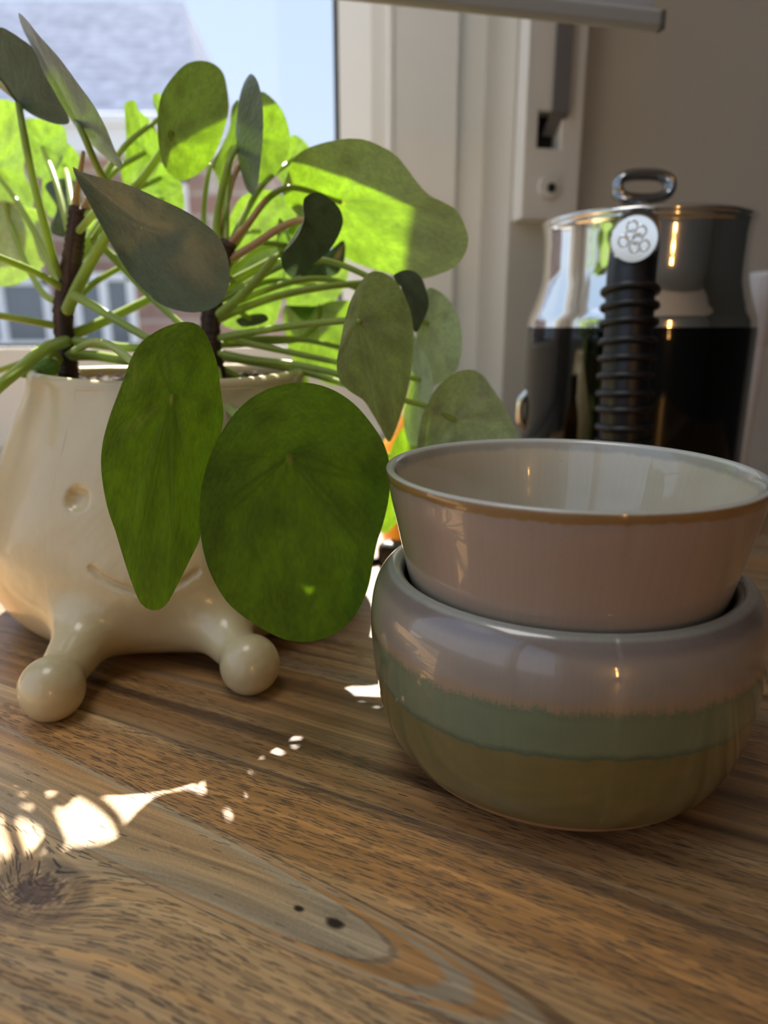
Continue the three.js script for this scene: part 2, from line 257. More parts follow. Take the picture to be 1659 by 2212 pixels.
function woodMaps(a0, la, c0, lc, w, h) {
  const b = new Uint8Array(w * h * 4); let i = 0;
  const m = tex(w, h, (u, v) => { const q = wood(a0 + u * la, c0 + v * lc); b[i] = b[i + 1] = b[i + 2] = q[3]; b[i + 3] = 255; i += 4; return q; });
  const bt = new THREE.DataTexture(b, w, h); bt.magFilter = bt.minFilter = THREE.LinearFilter; bt.needsUpdate = true;
  for (const t of [m, bt]) { t.wrapS = t.wrapT = THREE.MirroredRepeatWrapping; t.repeat.set(1 / la, 1 / lc); t.offset.set(-a0 / la, -c0 / lc); }
  return mat(0xffffff, 0.46, { map: m, bumpMap: bt, bumpScale: 0.00025, clearcoat: 0.35, clearcoatRoughness: 0.3 });
}
{
  const near = woodMaps(-0.36, 0.50, 0.05, 0.1255, 2048, 1024), far = woodMaps(-0.6, 1.0, 0.1755, 0.5, 2048, 2048);
  const t = thing('table', 'brown wooden table top of long glued staves with dark knots, under the pot and bowls', 'table', V(0, 0, 0));
  // local x = along the grain, y = across, z = up
  t.matrixAutoUpdate = true; t.quaternion.setFromRotationMatrix(new THREE.Matrix4().makeBasis(V(CA, 0, SA), V(SA, 0, -CA), V(0, 1, 0)));
  const wallA = grain(room(0, 0, 0.006).x, room(0, 0, 0.006).z), nrm = grain(SY, CY);   // keep (p - wallA) . nrm >= 0
  const lim = [[wallA, nrm]], ex = [room(U1 - 0.01, 0, 0), [-CY, SY]]; lim.push([grain(ex[0].x, ex[0].z), grain(ex[1][0], ex[1][1])]);
  const clip = (poly, [o, n]) => { const out = []; poly.forEach((p, i) => { const q = poly[(i + 1) % poly.length], d = (r) => (r[0] - o[0]) * n[0] + (r[1] - o[1]) * n[1], dp = d(p), dq = d(q); if (dp >= 0) out.push(p); if (dp * dq < 0) out.push([p[0] + (q[0] - p[0]) * dp / (dp - dq), p[1] + (q[1] - p[1]) * dp / (dp - dq)]); }); return out; };
  for (let k = 0; k < SEAMS.length - 1; k++) {
    let poly = [[-0.62, SEAMS[k]], [0.75, SEAMS[k]], [0.75, SEAMS[k + 1]], [-0.62, SEAMS[k + 1]]];
    for (const l of lim) poly = clip(poly, l);
    if (poly.length < 3) continue;
    const s = new THREE.Shape(poly.map((p) => new THREE.Vector2(p[0], p[1]))), bev = 0.00022;
    part(t, 'plank', new THREE.ExtrudeGeometry(s, { depth: 0.036, bevelEnabled: true, bevelSize: bev, bevelOffset: -bev, bevelThickness: 0.0004, bevelSegments: 2 }).translate(0, 0, -0.0364), k === 5 ? near : far);
  }
  const leg = new THREE.CylinderGeometry(0.03, 0.02, -FY - 0.036, 20).rotateX(Math.PI / 2).translate(0, 0, (FY - 0.036) / 2);
  for (const [a, c] of [[-0.5, -0.38], [0.65, -0.38], [-0.5, 0.25], [0.65, 0.2]]) part(t, 'leg', leg, far).position.set(a, c, 0);
}

// ---------------------------------------------------------------- glazed wax warmer and the dish on it
const BX = 0.0633, BZ = -0.2344;
const crackle = (u, v) => fbm(u * 90, v * 30, 3);
{
  const t = thing('wax_warmer', 'round glazed ceramic warmer base in mauve, green and olive bands, carrying the pink dish', 'wax warmer', V(BX, 0, BZ));
  const outer = spline([[0.0455, 0.0], [0.0482, 0.0012], [0.0545, 0.0036], [0.0592, 0.0082], [0.0636, 0.0172], [0.0661, 0.029], [0.0675, 0.0414], [0.0680, 0.052], [0.0668, 0.0618], [0.0645, 0.0672], [0.0612, 0.0706], [0.0590, 0.0711], [0.0574, 0.0702], [0.0562, 0.0684], [0.0558, 0.0655], [0.0566, 0.062], [0.0580, 0.058]], 120);
  const prof = [[0.0001, 0.0015], [0.0440, 0.0015], ...outer, [0.0580, 0.0555]];
  const g = lathe(prof, 192), L = g.userData.length, tot = L[L.length - 1];
  const hv = []; prof.forEach((p, i) => hv.push([L[i] / tot, p[1], p[0], i]));
  const look = (v) => { let i = 1; while (i < hv.length - 1 && hv[i][0] < v) i++; const a = hv[i - 1], b = hv[i], k = (v - a[0]) / Math.max(1e-9, b[0] - a[0]); return [lerp(a[1], b[1], k), lerp(a[2], b[2], k), a[3]]; };
  const inside = prof.findIndex((p, i) => i > 40 && p[0] < 0.0600 && p[1] > 0.068);
  const glaze = tex(2048, 1024, (u, v) => {
    const [h, r, i] = look(v), tw = u * 2 * Math.PI, wav = 0.0011 * Math.sin(tw * 2 + 0.7) + 0.0007 * Math.sin(tw * 5 + 2) + 0.0006 * (vn(u * 160, 3) - 0.5) + 0.0004 * (vn(u * 420, 8) - 0.5), n = fbm(u * 60, v * 24, 3) - 0.5, str = vn(u * 700, v * 8) - 0.5;
    const olive = [104, 98, 52], green = [108, 118, 88], gdark = [72, 88, 66], mauve = [146, 131, 116], tan = [152, 127, 100], lip = [150, 152, 142], foot = [196, 150, 108];
    if (i >= inside) return mixc([176, 172, 160], [150, 150, 140], n + 0.5);
    const b1 = 0.0355 + wav + 0.0012 * n, b2 = 0.0512 + 0.7 * wav + 0.002 * n + 0.0006 * str;
    let c = mixc(olive, [112, 98, 54], n + 0.4);
    c = mixc(c, mixc(gdark, green, smooth(0, 0.0028, h - b1)), smooth(-0.0002, 0.0002, h - b1));
    c = mixc(c, gdark, 0.55 * smooth(b2 - 0.0035, b2 - 0.0006, h) * (0.7 + 1.2 * str));
    c = mixc(c, tan, smooth(b2 - 0.0022, b2 + 0.0014, h + 0.0026 * str + 0.002 * (vn(u * 900, v * 300) - 0.5)));
    c = mixc(c, mauve, smooth(b2 + 0.0012, b2 + 0.0045, h));
    c = mixc(c, mixc([118, 106, 100], lip, smooth(0.0695, 0.0705, h)), smooth(0.0650, 0.0682, h + 0.0016 * n + 0.0008 * str) * 0.85);  // darker band under the lip; rim shade put into the glaze colour
    c = mixc(foot, c, smooth(0.0080, 0.0086, h));
    const sp = vn(u * 900 + 5, v * 330); if (sp > 0.975) c = mixc(c, [70, 60, 50], 0.4);
    const k = 1 + 0.06 * n + 0.03 * str; return [c[0] * k, c[1] * k, c[2] * k];
  });
  const bump = tex(512, 512, (u, v) => { const n = 255 * fbm(u * 14, v * 7, 3); return [n, n, n]; }, false);
  const m = mat(0xffffff, 0.30, { map: glaze, clearcoat: 1, clearcoatRoughness: 0.045, bumpMap: bump, bumpScale: 0.0006, ior: 1.5 });
  part(t, 'body', g, m);
  part(t, 'heating_plate', lathe([[0.0001, 0.0555], [0.056, 0.0555], [0.0577, 0.0548], [0.0577, 0.050], [0.0001, 0.050]], 64), mat(0x3a3733, 0.5));
  // cord and its dark connector lying behind the base
  const black = mat(0x0b0b0c, 0.45), P = (px, py, y) => onY(px, py, y).sub(t.position);
  part(t, 'power_cord', tube([V(-0.03, 0.008, -0.058), V(-0.045, 0.004, -0.12), P(905, 1200, 0.0025), P(850, 1203, 0.0025), P(800, 1213, 0.0025), P(740, 1218, 0.0025), P(690, 1205, 0.0025)], 0.0023, 0.0023, 80, 10), black, 'black power cord');
  const plug = part(t, 'cord_switch', new RoundedBoxGeometry(0.034, 0.016, 0.017, 4, 0.006), black); plug.position.copy(P(872, 1196, 0.0085)); plug.rotation.y = -0.35;
}
{
  const t = thing('wax_dish', 'pinkish glazed ceramic dish with a brown rim, sitting in the round warmer base', 'dish', V(BX, 0.0558, BZ));
  const y0 = 0.0558, P = [[0.0001, 0.0002], [0.044, 0.0002], [0.047, 0.0006], [0.0510, 0.0030], [0.0541, 0.0098], [0.0562, 0.0188], [0.0587, 0.0305], [0.0608, 0.0398], [0.0620, 0.0465], [0.06265, 0.0490], [0.06245, 0.0503], [0.0613, 0.05065], [0.0600, 0.0500], [0.0590, 0.0482], [0.0576, 0.0435], [0.0551, 0.0330], [0.0520, 0.0215], [0.0480, 0.0115], [0.0420, 0.0062], [0.034, 0.0048], [0.0001, 0.0045]];
  const prof = [P[0], P[1], ...spline(P.slice(2, 19), 150), P[19], P[20]];
  const g = lathe(prof, 192), L = g.userData.length, tot = L[L.length - 1], top = prof.reduce((b, p, i) => (p[1] > prof[b][1] ? i : b), 0);
  const glaze = tex(2048, 1024, (u, v) => {
    let i = 1; while (i < prof.length - 1 && L[i] / tot < v) i++; const k = (v - L[i - 1] / tot) / Math.max(1e-9, (L[i] - L[i - 1]) / tot), h = lerp(prof[i - 1][1], prof[i][1], k), inner = i > top;
    const n = fbm(u * 50, v * 20, 3) - 0.5, str = vn(u * 600, v * 10) - 0.5, dr = 0.0008 * (vn(u * 40, 2) - 0.5) + 0.0006 * (vn(u * 260, 5) - 0.5);
    let c;
    if (inner) { c = mixc([200, 190, 166], [192, 182, 160], n + 0.5); c = mixc(c, [150, 148, 138], smooth(0.0455, 0.0475, h + dr) * 0.7); c = mixc(c, [192, 192, 184], smooth(0.0490, 0.0500, h)); }
    else {
      c = mixc([172, 147, 125], [164, 139, 122], n + 0.5); c = mixc(c, [164, 154, 134], (1 - smooth(0.0135, 0.0185, h + 0.002 * n)) * 0.85);
      c = mixc(c, [160, 142, 132], smooth(0.0440, 0.0468, h + dr + 0.001 * str) * 0.6);
      c = mixc(c, [150, 114, 68], smooth(0.0466, 0.0474, h + dr)); c = mixc(c, [186, 184, 172], smooth(0.0496, 0.0502, h));
    }
    if (vn(u * 800 + 9, v * 260) > 0.98) c = mixc(c, [90, 70, 60], 0.4);
    const q = 1 + 0.05 * n + 0.025 * str; return [c[0] * q, c[1] * q, c[2] * q];
  });
  const bump = tex(512, 512, (u, v) => { const n = 255 * fbm(u * 16, v * 10, 3); return [n, n, n]; }, false);
  part(t, 'bowl', g, mat(0xffffff, 0.3, { map: glaze, clearcoat: 1, clearcoatRoughness: 0.04, bumpMap: bump, bumpScale: 0.0005 }));
}

// ---------------------------------------------------------------- pot with legs and a face, and the plant in it
const PX = -0.114, PZ = -0.385, POT = V(PX, 0, PZ);
const plant = thing('potted_plant', 'leafy round-leaved houseplant in a cream ceramic pot with a face and two legs', 'potted plant', POT);
const local = (v) => v.clone().sub(POT);
{
  const prof = spline([[0.074, 0.0], [0.086, 0.004], [0.096, 0.014], [0.1015, 0.030], [0.1018, 0.045], [0.0975, 0.066], [0.0895, 0.088], [0.0805, 0.108], [0.0742, 0.122], [0.0718, 0.1325]], 90);
  const TOP = 0.1312;
  const R = (y) => { y = clamp(y, 0, 0.1325); let i = 1; while (i < prof.length - 1 && prof[i][1] < y) i++; const a = prof[i - 1], b = prof[i]; return lerp(a[0], b[0], (y - a[1]) / Math.max(1e-6, b[1] - a[1])); };
  const smin = (a, b, k) => { const h = clamp(0.5 + 0.5 * (b - a) / k, 0, 1); return lerp(b, a, h) - k * h * (1 - h); };
  const capsule = (p, a, b, ra, rb) => { const ab = b.clone().sub(a), t = clamp(p.clone().sub(a).dot(ab) / ab.lengthSq(), 0, 1); return p.distanceTo(a.clone().addScaledVector(ab, t)) - lerp(ra, rb, t); };
  const f1 = local(onY(112, 1487, 0.0122)), f2 = local(onY(540, 1435, 0.0118));
  const h1 = local(at(240, 1375, 0.318)), h2 = local(at(415, 1345, 0.322)); h1.y = 0.022; h2.y = 0.024;
  const body0 = (p) => {
    const r = Math.hypot(p.x, p.z), ang = Math.atan2(p.z, p.x), wob = 0.0007 * Math.sin(ang * 3 + 1 + p.y * 30) + 0.0005 * Math.sin(ang * 7 + p.y * 90);
    const o = (r - R(p.y) - wob) * 0.93, top = TOP + 0.0012 * Math.sin(ang * 2 + 2.2), ib = 0.014;
    let d = Math.max(o, -p.y); d = -smin(-d, top - p.y, 0.005);
    const inn = Math.max((r - (R(Math.max(p.y, ib)) - 0.0062)) * 0.93, ib - p.y);
    return -smin(-d, inn, 0.005);
  };
  const hit = (px, py) => { const r = ray(px, py).normalize(), o = local(V(0, EYE, 0)); let t = 0.15; for (let i = 0; i < 200; i++) { const d = body0(o.clone().addScaledVector(r, t)); if (d < 1e-5) break; t += d * 0.8; } return o.addScaledVector(r, t); };
  const eyes = [hit(165, 1072), hit(508, 1040)], outw = eyes.map((e) => V(e.x, 0, e.z).normalize()), mouth = [[198, 1228], [216, 1246], [244, 1262], [290, 1278], [345, 1278], [390, 1262], [425, 1236]].map(([x, y]) => hit(x, y));
  const pad = (p, f) => { const q = p.clone().sub(f); q.y *= 0.97; return (q.length() - 0.0128); };
  const sdf = (p) => {
    let d = body0(p);
    if (p.y < 0.06 && p.z > -0.02) { const leg = (h, f) => smin(capsule(p, h, f, 0.0165, 0.0082), pad(p, f), 0.003); d = smin(d, Math.min(leg(h1, f1), leg(h2, f2)), 0.014); d = Math.max(d, -p.y); }
    if (p.z > 0.03 && p.y > 0.03 && p.y < 0.1) {
      eyes.forEach((e, i) => { const k = 0.0066 - p.distanceTo(e.clone().addScaledVector(outw[i], 0.0030)); d = -smin(-d, -k, 0.0016); });
      let g = 1; for (let i = 0; i < mouth.length - 1; i++) g = Math.min(g, capsule(p, mouth[i], mouth[i + 1], 0.0014, 0.0014)); d = -smin(-d, g, 0.0012);
    }
    return d;
  };
  // mesh the field in a box around pot and legs; every vertex is then moved onto the surface
  const N = 176, S = 0.138, c0 = V(0, 0.068, 0.020), mc = new MarchingCubes(N, undefined, false, false, 400000); mc.isolation = 0;
  const p = V();
  for (let k = 0; k < N; k++) for (let j = 0; j < N; j++) for (let i = 0; i < N; i++) { p.set((i - N / 2) / (N / 2) * S + c0.x, (j - N / 2) / (N / 2) * S + c0.y, (k - N / 2) / (N / 2) * S + c0.z); mc.field[i + j * N + k * N * N] = (p.y < -0.006 || p.y > 0.139) ? -0.01 : -sdf(p); }
  mc.update();
  let g = new THREE.BufferGeometry(); g.setAttribute('position', new THREE.BufferAttribute(mc.positionArray.slice(0, mc.count * 3), 3)); g = mergeVertices(g, 1e-5);
  const P = g.attributes.position, Nn = new Float32Array(P.count * 3), uv = new Float32Array(P.count * 2), q = V(), e = 0.0006;
  const grad = (a) => V(sdf(V(a.x + e, a.y, a.z)) - sdf(V(a.x - e, a.y, a.z)), sdf(V(a.x, a.y + e, a.z)) - sdf(V(a.x, a.y - e, a.z)), sdf(V(a.x, a.y, a.z + e)) - sdf(V(a.x, a.y, a.z - e))).normalize();
  for (let i = 0; i < P.count; i++) {
    q.fromBufferAttribute(P, i).multiplyScalar(S).add(c0); let n = grad(q); q.addScaledVector(n, -sdf(q)); P.setXYZ(i, q.x, q.y, q.z); n.toArray(Nn, i * 3);
    uv[i * 2] = q.x * 8 + q.z * 3; uv[i * 2 + 1] = q.y * 8;
  }
  g.setAttribute('normal', new THREE.BufferAttribute(Nn, 3)); g.setAttribute('uv', new THREE.BufferAttribute(uv, 2));
  { const ix = g.index.array, A = V(), B = V(), C = V(), M = V(); A.fromBufferAttribute(P, ix[0]); B.fromBufferAttribute(P, ix[1]); C.fromBufferAttribute(P, ix[2]); M.fromArray(Nn, ix[0] * 3); if (B.sub(A).cross(C.sub(A)).dot(M) < 0) for (let i = 0; i < ix.length; i += 3) [ix[i], ix[i + 1]] = [ix[i + 1], ix[i]]; }
  const bump = tex(512, 512, (u, v) => { const n = 255 * fbm(u * 10, v * 10, 4); return [n, n, n]; }, false), tint = tex(512, 512, (u, v) => { const n = fbm(u * 5, v * 5, 4); return mixc([203, 189, 150], [190, 173, 130], n); });
  part(plant, 'pot', g, mat(0xffffff, 0.42, { map: tint, bumpMap: bump, bumpScale: 0.0008, clearcoat: 0.7, clearcoatRoughness: 0.16 }));
  // potting soil with small lumps
  const sg = new THREE.CircleGeometry(0.0668, 96, 0).rotateX(-Math.PI / 2), ring = new THREE.RingGeometry(0.0005, 0.0672, 90, 24).rotateX(-Math.PI / 2), sp = ring.attributes.position;
  for (let i = 0; i < sp.count; i++) sp.setY(i, 0.1205 + 0.006 * fbm(sp.getX(i) * 260 + 50, sp.getZ(i) * 260 + 50, 3));
  ring.computeVertexNormals(); sg.dispose();
  const lumps = []; for (let i = 0; i < 420; i++) { const a = rnd() * 6.283, r = 0.063 * Math.sqrt(rnd()), s = 0.001 + 0.0022 * rnd() * rnd(); lumps.push(new THREE.IcosahedronGeometry(s, 0).scale(1, 0.7, 1.2).rotateY(rnd() * 6).translate(r * Math.cos(a), 0.124 + 0.0015 * rnd(), r * Math.sin(a))); }
  const soilTex = tex(256, 256, (u, v) => { const n = fbm(u * 40, v * 40, 3); return mixc([38, 27, 20], [96, 72, 56], n * n); });
  const soil = part(plant, 'soil', merge([ring.toNonIndexed(), ...lumps]), mat(0xffffff, 0.95, { map: soilTex })); soil.userData.kind = 'stuff';
}
// leaves
const veins = (kind) => tex(512, 512, (u, v) => {
  const x = u * 2 - 1, y = v * 2 - 1, r = Math.hypot(x, y), a = Math.atan2(y, x), n = fbm(u * 9, v * 9, 4) - 0.5, cells = vn(u * 70, v * 70) - 0.5;
  let vein = 0; for (let k = 0; k < 7; k++) { const va = -Math.PI / 2 + (k - 3) * 0.62, d = Math.abs(Math.atan2(Math.sin(a - va), Math.cos(a - va) + 1e-9)) * r - 0.05 * Math.sin(r * 3 + k); vein = Math.max(vein, (1 - smooth(0.006, 0.032, Math.abs(d))) * (1 - smooth(0.5, 0.95, r))); }
  const eye = 1 - smooth(0.015, 0.06, r);
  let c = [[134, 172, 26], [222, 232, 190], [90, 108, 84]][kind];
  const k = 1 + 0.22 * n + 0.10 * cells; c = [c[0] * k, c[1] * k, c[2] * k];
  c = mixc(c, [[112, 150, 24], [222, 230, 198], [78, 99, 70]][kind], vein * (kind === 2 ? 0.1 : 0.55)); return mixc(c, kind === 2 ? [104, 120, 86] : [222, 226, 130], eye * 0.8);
});
const leafBump = tex(512, 512, (u, v) => { const x = u * 2 - 1, y = v * 2 - 1, r = Math.hypot(x, y), a = Math.atan2(y, x); let vein = 0; for (let k = 0; k < 7; k++) { const va = -Math.PI / 2 + (k - 3) * 0.62, d = Math.abs(Math.atan2(Math.sin(a - va), Math.cos(a - va) + 1e-9)) * r; vein = Math.max(vein, (1 - smooth(0.0, 0.05, d)) * (1 - smooth(0.6, 1, r))); } const n = 255 * (0.5 + 0.22 * (fbm(u * 36, v * 36, 3) - 0.5) + 0.25 * (fbm(u * 7, v * 7, 3) - 0.5) - 0.05 * vein); return [n, n, n]; }, false);
const leafTop = mat(0xffffff, 1, { map: veins(0), transmission: 0.75, thickness: 0, specularIntensity: 0.6, clearcoat: 1, clearcoatRoughness: 0.3, bumpMap: leafBump, bumpScale: 0.0012 });
const leafUnder = mat(0xffffff, 1, { map: veins(1), transmission: 0.54, thickness: 0, specularIntensity: 0.4, clearcoat: 0.25, clearcoatRoughness: 0.5, bumpMap: leafBump, bumpScale: 0.0008 });
const leafShaded = mat(0xffffff, 1, { map: veins(2), transmission: 0.4, thickness: 0, specularIntensity: 0.9, clearcoat: 1, clearcoatRoughness: 0.2, bumpMap: leafBump, bumpScale: 0.0018 });  // darker, less translucent copy of the leaf top; shade put into its colour
const stalkMat = mat(new THREE.Color().setRGB(0.38, 0.50, 0.09), 0.95, { clearcoat: 0.9, clearcoatRoughness: 0.25, transmission: 0.35, thickness: 0, specularIntensity: 0.3 });
const stalkRed = mat(new THREE.Color().setRGB(0.42, 0.24, 0.10), 0.5, { clearcoat: 0.4 });
const barkTex = tex(256, 256, (u, v) => { const n = fbm(u * 6, v * 18, 4); return mixc([34, 24, 20], [92, 66, 52], n * n * 1.6); });
const bark = mat(0xffffff, 0.8, { map: barkTex, bumpMap: barkTex, bumpScale: 0.0015 });
const pxy = (s) => s.trim().split(/\s+/).map((p) => p.split(',').map(Number));
const STEM = [[150, 822, 0.385], [141, 740, 0.385], [138, 680, 0.383], [150, 610, 0.382], [160, 545, 0.380], [170, 462, 0.378]].map((p) => at(...p));
const STEM2 = [[468, 812, 0.388], [456, 740, 0.386], [459, 670, 0.384], [474, 600, 0.382], [490, 535, 0.380]].map((p) => at(...p));
for (const S of [STEM, STEM2]) {
  S[0].y = 0.115;
  const g = tube(S.map(local), 0.0062, 0.0047, 90, 24), p = g.attributes.position, c = new THREE.CatmullRomCurve3(S.map(local)), pts = c.getPoints(60), v = V();
  for (let i = 0; i < p.count; i++) { v.fromBufferAttribute(p, i); let b = pts[0], bd = 1; for (const q of pts) { const d = q.distanceToSquared(v); if (d < bd) { bd = d; b = q; } } const a = Math.atan2(v.z - b.z, v.x - b.x); v.sub(b).multiplyScalar(1 + 0.14 * Math.sin(v.y * 900 + Math.sin(a * 2) * 1.5) + 0.12 * (fbm(a * 3 + 20, v.y * 400, 2) - 0.5)).add(b); p.setXYZ(i, v.x, v.y, v.z); }
  g.computeVertexNormals(); part(plant, 'stem', g, bark, 'dark brown scarred stem');
}
// s: how far the outline's short axis leans away (+ near side to the left/top, 1 = as much as a round leaf would); g: extra slope in metres per 1000 px
function makeLeaf({ o, a, d, s = 0, g = [0, 0], top = true, shaded = false, cup = 0.10, wave = 0.004, stalk, from, r = 0.00165, red = false }) {
  const raw = pxy(o), curve = new THREE.CatmullRomCurve3(raw.map((p) => V(p[0], p[1], 0)), true, 'centripetal'), N = 96, M = 14, rim = curve.getSpacedPoints(N).slice(0, N);
  const cx = rim.reduce((t, p) => t + p.x, 0) / N, cy = rim.reduce((t, p) => t + p.y, 0) / N;
  let xx = 0, xy = 0, yy = 0; for (const p of rim) { xx += (p.x - cx) ** 2; xy += (p.x - cx) * (p.y - cy); yy += (p.y - cy) ** 2; } xx /= N; xy /= N; yy /= N;
  const th = 0.5 * Math.atan2(2 * xy, xx - yy), l1 = (xx + yy) / 2 + Math.hypot((xx - yy) / 2, xy), l2 = Math.max(1, (xx + yy) / 2 - Math.hypot((xx - yy) / 2, xy)), A = Math.sqrt(2 * l1), B = Math.sqrt(2 * l2);
  let mx = -Math.sin(th), my = Math.cos(th); if (mx > 0 || (Math.abs(mx) < 1e-6 && my > 0)) { mx = -mx; my = -my; }   // the short axis, pointing left (or up)
  const scale = d / F, deep = scale * Math.sqrt(Math.max(0, A * A - B * B)), size = scale * A, ph = rnd() * 6;
  const dist = (x, y) => d - s * deep * ((x - cx) * mx + (y - cy) * my) / B + (g[0] * (x - a[0]) + g[1] * (y - a[1])) / 1000;
  const P = []; // rings from the stalk to the rim
  P.push(at(a[0], a[1], dist(a[0], a[1])));
  for (let j = 1; j <= M; j++) for (let i = 0; i < N; i++) {
    const t = j / M, x = lerp(a[0], rim[i].x, t), y = lerp(a[1], rim[i].y, t), al = 2 * Math.PI * i / N;
    P.push(at(x, y, dist(x, y) + (top ? -1 : 1) * (-cup * size * t * t) * 1 + wave * size * 10 * t * t * 0.1 * Math.sin(al * 3 + ph) + (shaded ? 0.0012 : 0.010) * size * t * (1 - t) * 4 * Math.cos(al * 7 + ph) + (shaded ? 0.16 * size * (fbm(x * 0.011 + ph, y * 0.011 + 3, 2) - 0.5) * t * (1.25 - t) : 0)));
  }
  const idx = []; for (let i = 0; i < N; i++) idx.push(0, 1 + i, 1 + (i + 1) % N);
  for (let j = 0; j < M - 1; j++) for (let i = 0; i < N; i++) { const p = 1 + j * N + i, q = 1 + j * N + (i + 1) % N; idx.push(p, p + N, q, q, p + N, q + N); }
  const sheet = new THREE.BufferGeometry(); sheet.setAttribute('position', new THREE.Float32BufferAttribute(P.flatMap((p) => local(p).toArray()), 3)); sheet.setIndex(idx); sheet.computeVertexNormals();
  // which way the sheet's normals look: make them look at the camera, then give the leaf its two faces
  const n = sheet.attributes.normal, pos = sheet.attributes.position, eye = local(camera.position); let sum = 0; for (let i = 0; i < n.count; i++) sum += V().fromBufferAttribute(n, i).dot(V().fromBufferAttribute(pos, i).sub(eye)) < 0 ? 1 : -1;
  const flip = sum < 0; if (flip) for (let i = 0; i < idx.length; i += 3) [idx[i], idx[i + 1]] = [idx[i + 1], idx[i]];
  const K = P.length, thick = 0.00055, pp = [], uv = [], nn = [];
  for (let layer = 0; layer < 2; layer++) for (let i = 0; i < K; i++) {
    const v = V().fromBufferAttribute(pos, i), m = V().fromBufferAttribute(n, i).multiplyScalar(flip ? -1 : 1), t = i ? Math.ceil(i / N) / M : 0, al = i ? 2 * Math.PI * ((i - 1) % N) / N : 0;
    const th2 = thick * Math.sqrt(Math.max(0, 1 - t ** 8)) * 0.5; v.addScaledVector(m, layer ? -th2 : th2); pp.push(v.x, v.y, v.z); nn.push(...m.multiplyScalar(layer ? -1 : 1).toArray()); uv.push(0.5 + 0.5 * t * Math.cos(al), 0.5 - 0.5 * t * Math.sin(al));
  }
  const geo = new THREE.BufferGeometry(); geo.setAttribute('position', new THREE.Float32BufferAttribute(pp, 3)); geo.setAttribute('normal', new THREE.Float32BufferAttribute(nn, 3)); geo.setAttribute('uv', new THREE.Float32BufferAttribute(uv, 2));
  const back = []; for (let i = 0; i < idx.length; i += 3) back.push(idx[i] + K, idx[i + 2] + K, idx[i + 1] + K);
  geo.setIndex([...idx, ...back]); geo.addGroup(0, idx.length, 0); geo.addGroup(idx.length, back.length, 1);
  const leaf = part(plant, 'leaf', geo, top ? [shaded ? leafShaded : leafTop, leafUnder] : [leafUnder, leafTop]);
  // stalk: from the stem to the attachment
  const end = P[0], behind = top ? 0.0016 : -0.0012; let path;
  const to = end.clone().add(end.clone().sub(camera.position).normalize().multiplyScalar(behind));
  if (stalk) { const q = stalk.map(([x, y, z]) => at(x, y, z)); path = [...q, to]; }
  else if (from) { const S = from[0] === 1 ? STEM : STEM2, c = new THREE.CatmullRomCurve3(S), b = c.getPoint(from[1]), mid = b.clone().lerp(to, 0.5); mid.y += from[2] ?? 0.008; path = [b, mid, to]; }
  if (path) part(leaf, 'stalk', tube(path.map(local), r * 1.15, r * 0.85, 28, 10), red ? stalkRed : stalkMat);
  return leaf;
}
